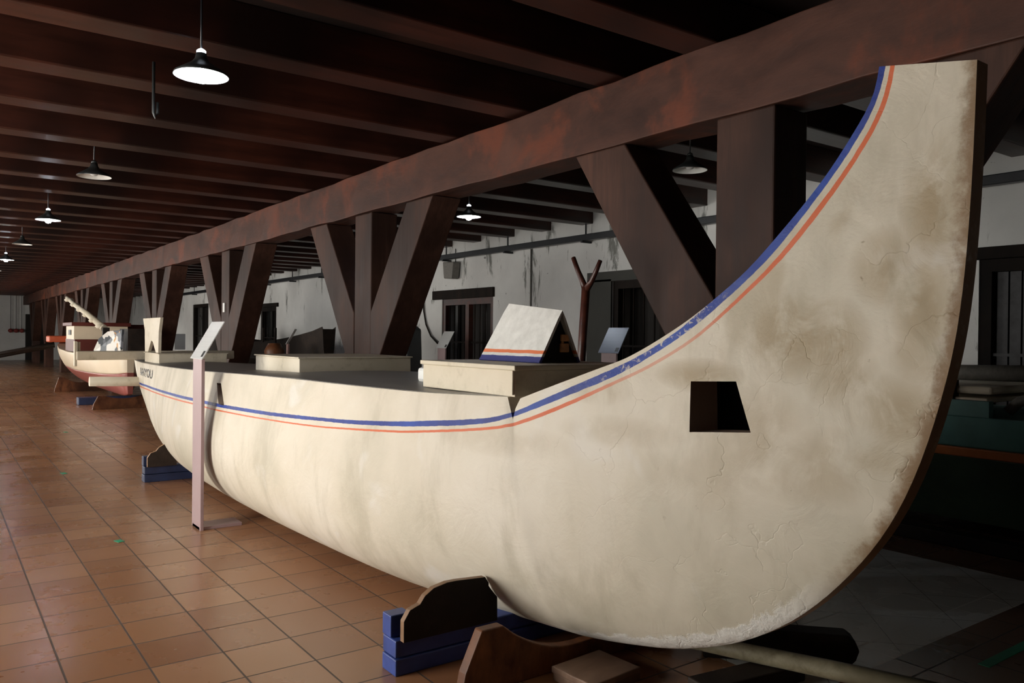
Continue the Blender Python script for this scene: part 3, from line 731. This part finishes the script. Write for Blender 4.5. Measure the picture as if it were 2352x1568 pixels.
# forked pole behind the near hatch
mb = MB(); Yf, Xf = 3.81, 3.3
mb.tube([(Xf, 3.84, 0), (Xf, 3.83, .7), (Xf, 3.81, 1.37), (Xf, 3.775, 1.81)], [.034, .032, .028, .027], 12)
mb.tube([(Xf, 3.775, 1.79), (Xf, 3.81, 1.85), (Xf, 3.85, 1.91), (Xf, 3.90, 2.0)], [.024, .018, .016, .015], 10)
mb.tube([(Xf, 3.775, 1.79), (Xf, 3.725, 1.84), (Xf, 3.69, 1.89), (Xf, 3.645, 1.965)], [.024, .018, .016, .013], 10)
o = mb.build('forked_pole', M['joist']); tag(finish_origin(o, (Xf, Yf, 0)), 'brown forked wooden pole standing upright behind the small white roof', 'pole')

# ================================================================ signs
def sign(loc, rz, label, post_m, panel_m, h=1.30):
    t = thing('information_sign', (0, 0, 0), label, 'sign', 'slanted reading signs')
    # local frame: reader looks along +X, width along Y
    MB().box(0, .024, -.122, .122, 0, h).build('post', post_m, t, bevel=.002)
    MB().box(0, .32, -.10, .10, 0, .024).build('foot', post_m, t, bevel=.002)
    ang = math.atan2(.28, .16)
    R_ = Matrix.Translation((-.012, 0, h)) @ Matrix.Rotation(-ang, 4, 'Y')
    m_ = MB(); m_.box(0, .33, -.165, .165, -.008, .0, mat=None)
    p = m_.build('reading_panel', panel_m, t, bevel=.001); p.matrix_parent_inverse = Matrix.Identity(4); p.matrix_local = R_
    m_ = MB(); m_.box(.02, .07, -.15, -.10, .0005, .002); g = m_.build('printed_emblem', M['shade_out'], p); g.matrix_parent_inverse = Matrix.Identity(4)
    t.location = loc; t.rotation_euler = (0, 0, rz); return t
sign((1.65, 6.385, 0), 0, 'mauve post sign with white slanted panel standing against the side of the cream boat', M['mauve'], M['panel'])
sign((6.17, 6.66, 0), 0, 'sign with blue-grey slanted panel in front of the recessed doorway', M['mauve'], M['panelblue'], 1.32)
sign((7.0, 11.7, 0), 0, 'small white slanted sign in front of the barred brown door', M['mauve'], M['panel'], 1.28)
sign((5.5, 14.9, 0), math.radians(-28), 'pink post sign with white panel left of the second braced post', M['pink'], M['panel'], 1.30)
# side-on sign by the dark model ship
t = thing('information_sign', (5.2, 22.0, 0), 'sign with a pale square panel beyond the stern board', 'sign', 'slanted reading signs')
MB().box(5.0, 5.07, 22.0, 22.05, 0, 1.5).build('post', M['mauve'], t)
MB().box(5.12, 5.38, 22.0, 22.03, 1.05, 1.46).build('reading_panel', M['panel'], t)

# ================================================================ wall fittings
def speaker(y, z, label):
    t = thing('wall_speaker', (x1, y, z), label, 'speaker', 'speakers on the white wall')
    mb = MB(); mb.prism([(y-.20, z+.14), (y+.20, z+.16), (y+.15, z-.17), (y-.15, z-.19)], 'x', x1-.20, x1-.03); mb.build('speaker_box', M['grey'], t, bevel=.02)
    mb = MB(); mb.tube([(x1-.02, y, z+.14), (x1-.02, y, z+.42)], .008, 8); mb.build('cable', M['shade_out'], t)
speaker(13.5, 2.79, 'grey loudspeaker hung above the barred brown door')
speaker(3.05, 2.62, 'grey loudspeaker at the right edge, above the slatted shutter')
mb = MB(); mb.box(x1-.16, x1-.06, -2, 36, 3.0, 3.10); o = mb.build('cable_tray', M['black'], bevel=.01); tag(finish_origin(o, (x1-.1, 12, 3.0)), 'long black cable tray running along the top of the white wall', 'cable tray')
for k in range(17):
    y_ = -1+2.1*k
    mb = MB(); mb.box(x1-.20, x1-.004, y_-.02, y_+.02, 2.965, 2.998); mb.box(x1-.12, x1-.10, y_-.01, y_+.01, 3.102, 3.27)
    mb.build('tray_bracket', M['black'], o).matrix_parent_inverse = Matrix.Translation((x1-.1, 12, 3.0)).inverted()
mb = MB(); mb.tube([(x1-.02, 11.03, .1), (x1-.02, 11.03, 3.0)], .014, 8); o = mb.build('conduit_pipe', M['grey']); tag(finish_origin(o, (x1, 11.03, 0)), 'thin grey vertical conduit on the white wall above the small roof', 'pipe')
mb = MB(); mb.tube([(x1-.03, 14.75, 2.3), (x1-.03, 14.72, 2.0), (x1-.03, 14.62, 1.72), (x1-.04, 14.4, 1.48), (x1-.05, 14.1, 1.33)], .018, 8)
o = mb.build('drooping_cable', M['darkwood']); tag(finish_origin(o, (x1, 14.4, 1.3)), 'dark cable drooping down the white wall beside the barred brown door', 'cable')
o = MB().box(3.783, 3.8035, 13.07, 13.15, 1.83, 1.98).build('switch_box', M['white'], bevel=.004); tag(finish_origin(o, (3.79, 13.11, 1.83)), 'small white switch box fixed to the third braced post', 'switch')
for k in range(3):
    xx = 3.24+.24*k
    t = thing('hanging_lantern', (xx, 47.8, 1.5), 'dark red ball hung against the far end wall, %s from the left' % ORD[k], 'lantern', 'red balls on the end wall')
    mb = MB(); mb.lathe([(0, -.11), (.08, -.08), (.12, 0), (.08, .08), (0, .11)], (xx, 47.8, 1.50), 16); mb.build('ball', M['redlamp'], t)
    mb = MB(); mb.tube([(xx, 47.8, 1.6), (xx, 47.8, 3.55)], .012, 6); mb.build('wire', M['shade_out'], t)
struct(MB().box(3.9, 4.9, 47.94, 48.0, 0, 2.35).build('door_6', M['darkgap']))

# floor tape
def tape(x, y, w, h, rz, lab):
    o = MB().box(-w/2, w/2, -h/2, h/2, 0.0005, .003).build('floor_tape', M['green']); o.location = (x, y, 0); o.rotation_euler = (0, 0, rz); tag(o, lab, 'tape', 'green tape marks on the floor')
tape(1.095, 6.28, .045, .07, .3, 'green tape square on the aisle tiles, the one nearest the sign post')
tape(1.135, 9.6, .045, .09, .2, 'teal tape square on the aisle tiles, second from the camera')
tape(1.62, 13.5, .045, .09, .2, 'tiny green tape mark on the aisle tiles, farthest away')
tape(4.22, 1.70, .56, .05, 0, 'long green tape strip on the dark tiles at the bottom right')

# ================================================================ red and cream boat
XR = 3.05
rb = thing('red_bottomed_boat', (XR, 20, 0), 'cream boat with dull red bottom, cabin and slanting mast, in the far left', 'boat')
SY = [16.5, 16.8, 17.3, 18.2, 19.5, 21, 22.5, 23.7, 24.4]; SB = [.06, .24, .42, .58, .68, .68, .55, .32, .05]
SK = [.32, .27, .26, .26, .26, .30, .40, .60, .80]; SD = [1.10, 1.08, 1.06, 1.05, 1.06, 1.10, 1.16, 1.24, 1.30]
def loft(name, y_a, y_b, n, v0, v1, matr, parent):
    mb = MB(); G = []
    for i in range(n+1):
        y = y_a+(y_b-y_a)*i/n; B = np.interp(y, SY, SB); K = np.interp(y, SY, SK); D = np.interp(y, SY, SD)
        row = []
        for j in range(15):
            v = v0+(v1-v0)*j/14; wd = .04+(B-.04)*max(0, 1-(1-v)**1.9)**.75
            row.append((wd, y, K+(D-K)*v))
        G.append(row)
    Pp = [[mb.bm.verts.new((XR-a, b_, c_)) for a, b_, c_ in r] for r in G]; Sp = [[mb.bm.verts.new((XR+a, b_, c_)) for a, b_, c_ in r] for r in G]
    for i in range(n):
        for j in range(14):
            f = mb.bm.faces.new((Pp[i][j], Pp[i][j+1], Pp[i+1][j+1], Pp[i+1][j])); f.smooth = True
            f = mb.bm.faces.new((Sp[i][j], Sp[i+1][j], Sp[i+1][j+1], Sp[i][j+1])); f.smooth = True
        mb.bm.faces.new((Pp[i][0], Pp[i+1][0], Sp[i+1][0], Sp[i][0])); mb.bm.faces.new((Pp[i][-1], Sp[i][-1], Sp[i+1][-1], Pp[i+1][-1]))
    for i in (0, n):
        for j in range(14): mb.bm.faces.new((Pp[i][j], Sp[i][j], Sp[i][j+1], Pp[i][j+1]))
    return mb.build(name, matr, parent)
loft('hull_bottom', 16.5, 24.4, 34, 0, .52, M['red2'], rb)['label'] = 'dull red lower hull'
loft('hull_topside', 16.5, 24.4, 34, .52, 1.0, M['cream2'], rb)['label'] = 'cream upper hull'
MB().box(2.42, 3.5, 18.9, 20.3, 1.07, 1.33).build('bulwark', M['dred'], rb)
cb = MB().box(2.42, 3.45, 19.0, 20.2, 1.33, 1.61).build('cabin', M['cream2'], rb)
MB().box(2.36, 3.5, 18.9, 20.3, 1.612, 1.69).build('cabin_roof', M['dred'], cb, bevel=.01)
MB().box(2.405, 2.418, 19.4, 19.75, 1.42, 1.53).build('cabin_window', M['shade_out'], cb)
MB().box(3.1, 4.1, 19.6, 21.5, 1.40, 1.66).build('cabin_roof', M['dred'], rb)
MB().box(2.35, 2.95, 22.8, 23.4, 1.22, 1.38).build('stern_rail', M['orange'], rb, bevel=.03)
mb = MB(); mb.tube([(2.40, 20.0, 2.24), (2.50, 19.4, 2.05), (2.63, 18.7, 1.86), (2.82, 17.9, 1.56)], [.03, .05, .06, .07], 10)
for k in range(6): mb.lathe([(.065, -.04), (.10, 0), (.065, .04)], (2.43+.066*k, 19.85-.37*k, 2.18-.115*k), 10)
mb.build('mast', M['cream'], rb, recalc=True)
MB().box(2.78, 2.90, 17.8, 17.9, 1.10, 1.58).build('mast_step', M['darkwood'], rb)
mb = MB(); mb.prism([(16.62, 1.0), (17.55, 1.08), (17.25, 1.36), (16.95, 1.50), (16.58, 1.54)], 'x', -.02, .02)
for v in mb.bm.verts: v.co.x += XR-float(np.interp(v.co.y, SY, SB))-.01
mb.build('patterned_panel', M['collage'], rb)
mb = MB(); mb.box(3.02, 3.42, 16.6, 17.4, 1.0, 1.56); mb.build('bow_cover', M['darkwood'], rb)
# its stands
brown_cradle(17.15, 2.50, 3.60, 'pale brown cradle board under the near end of the red-bottomed boat', valley=.20, peak=.26)
brown_cradle(22.6, 2.45, 3.65, 'orange-brown cradle board under the far end of the red-bottomed boat', valley=.22, peak=.36)
o = MB().box(2.42, 3.7, 18.3, 18.6, 0, .15).build('blue_block', M['navy'], bevel=.01); tag(finish_origin(o, (3, 18.45, 0)), 'dark blue block on the floor under the red-bottomed boat', 'block')
# long dark booms reaching left from the red boat
for k, (z0_, z1_) in enumerate(((.98, 1.28), (.90, 1.22))):
    mb = MB(); mb.tube([(.6, 22.5+k*.5, z0_-.18), (2.44+.06*k, 22.5+k*.5, z1_-.09)], .045, 8)
    o = mb.build('outrigger_pole', M['darkwood']); tag(finish_origin(o, (1.5, 22.5+k*.5, 1)), ['upper', 'lower'][k]+' of two dark outrigger poles slanting left from the red-bottomed boat', 'pole')

# ================================================================ dark exhibits beyond the beam
def dark_boat(name, cx, ya, yb, hb, zk, zd, m_, lab, cat='boat', rise=.35):
    t = thing(name, (cx, (ya+yb)/2, 0), lab, cat)
    mb = MB(); n = 20; prev = None
    for i in range(n+1):
        s = i/n; y = ya+(yb-ya)*s; w = hb*math.sin(math.pi*min(max(s, .03), .97))**.6; up_ = rise*abs(2*s-1)**3
        ring = [(cx-w, y, zd+up_), (cx-w*.8, y, (zd+zk)/2+up_*.8), (cx-w*.3, y, zk+up_*.6), (cx+w*.3, y, zk+up_*.6), (cx+w*.8, y, (zd+zk)/2+up_*.8), (cx+w, y, zd+up_), (cx+w*.9, y, zd+up_-.05), (cx-w*.9, y, zd+up_-.05)]
        ring = [mb.bm.verts.new(p) for p in ring]
        if prev:
            for k in range(8): mb.bm.faces.new([prev[k], prev[(k+1) % 8], ring[(k+1) % 8], ring[k]])
        else: mb.bm.faces.new(ring[::-1])
        prev = ring
    mb.bm.faces.new(prev); mb.build('hull', m_, t); return t
t = dark_boat('carved_boat', 6.6, 15.5, 24, .6, .5, 1.30, M['darkwood'], 'dark carved boat with upright pegs, between the braces beyond the stern board')
for y_ in (17.2, 22.2): MB().box(6.2, 7.0, y_, y_+.12, 0, .56).build('trestle', M['darkwood'], t)
for k in range(7):
    MB().box(6.0, 6.04, 17+k*.8, 17.06+k*.8, 1.3, 1.62).build('rowing_peg', M['darkwood'], t)
t = thing('dark_dugout_prow', (6.9, 12.4, 0), 'tall rounded black prow standing upright behind the left brace of the second post', 'boat')
mb = MB()
mb.prism([(13.05, 0), (13.0, .9), (12.88, 1.3), (12.75, 1.52), (12.6, 1.66), (12.45, 1.70), (12.2, 1.6), (12.1, 0)], 'x', 6.6, 6.9); mb.build('prow', M['shade_out'], t, bevel=.03)
for k, (x, y, h) in enumerate(((5.6, 15.9, 1.30), (6.15, 13.3, 1.28))):
    mb = MB(); mb.lathe([(0, 0), (.16, 0), (.20, .3*h), (.15, .7*h), (.20, .88*h), (.12, h), (0, h)], (x, y, 0), 16); o = mb.build('clay_jar', M['brown']); tag(finish_origin(o, (x, y, 0)), ['reddish brown jar top showing left of the pink post sign', 'reddish brown jar top beside the tall black prow'][k], 'jar')
# ================================================================ green boat on the right
g = thing('green_boat', (6.9, 3.0, 0), 'dark green boat with an orange stripe behind the cream bow at the right edge', 'boat')
M['gdark'] = mat_plain('dark_green_paint', (.035, .065, .036), .55, .25, 4); M['teal'] = mat_plain('teal_paint', (.055, .16, .15), .5, .3, 3)
M['ostripe'] = mat_plain('orange_stripe', (.55, .17, .05), .5, .2, 4)
def slab(za, zb, xa_b, xa_t, name, mat, xb=7.6, ya=.6, yb=5.2):
    mb = MB(); mb.bm.free(); mb = MB()
    mb.prism([(xa_b, za), (xb, za), (xb, zb), (xa_t, zb)], 'y', ya, yb); return mb.build(name, mat, g, bevel=.01)
slab(.12, .64, 6.42, 6.22, 'hull_bottom', M['gdark']); slab(.64, .71, 6.20, 6.18, 'rubbing_strake', M['ostripe']); slab(.71, .94, 6.215, 6.20, 'hull_topside', M['teal'])
MB().box(6.19, 6.26, 2.66, 3.3, .942, 1.06).build('gunwale_board', M['teal'], g)
MB().box(6.30, 7.5, 2.72, 3.6, 1.04, 1.075).build('seat_plank', M['cream'], g, bevel=.01); MB().box(6.33, 7.5, 2.70, 3.55, 1.10, 1.16).build('seat_plank', M['cream'], g, bevel=.02)
for y_ in (2.95, 3.2): MB().box(6.27, 6.36, y_, y_+.03, 1.0, 1.20).build('strap', M['darkwood'], g)
o = MB().box(6.0, 6.14, .8, 5.2, 0, .10).build('dark_timber', M['darkwood'], bevel=.01); tag(finish_origin(o, (6.07, 3, 0)), 'long dark timber on the floor along the foot of the green boat', 'timber')
mb = MB(); mb.tube([(6.5, 4.6, 1.24), (6.7, 3.4, 1.24), (6.9, 1.6, 1.27)], [.05, .06, .07], 12); o = mb.build('grey_log', M['grey']); tag(finish_origin(o, (6.7, 3, 1.24)), 'grey weathered pole lying across the top of the green boat', 'pole')
mb = MB(); mb.tube([(6.35, 3.36, 1.01), (6.35, 3.60, 1.01)], .058, 12); o = mb.build('rope_roll', M['white']); tag(finish_origin(o, (6.35, 3.4, .96)), 'pale bound roll on the green boat next to the cream stem', 'roll')
mb = MB(); mb.tube([(6.4, 2.62, .98), (6.42, 2.55, 1.06), (6.44, 2.42, 1.10), (6.46, 2.30, 1.10), (6.5, 2.1, 1.02)], .04, 10); o = mb.build('curved_rib', M['grey']); tag(finish_origin(o, (6.44, 2.4, .98)), 'grey curved rib rising from the green boat at the right edge', 'rib')
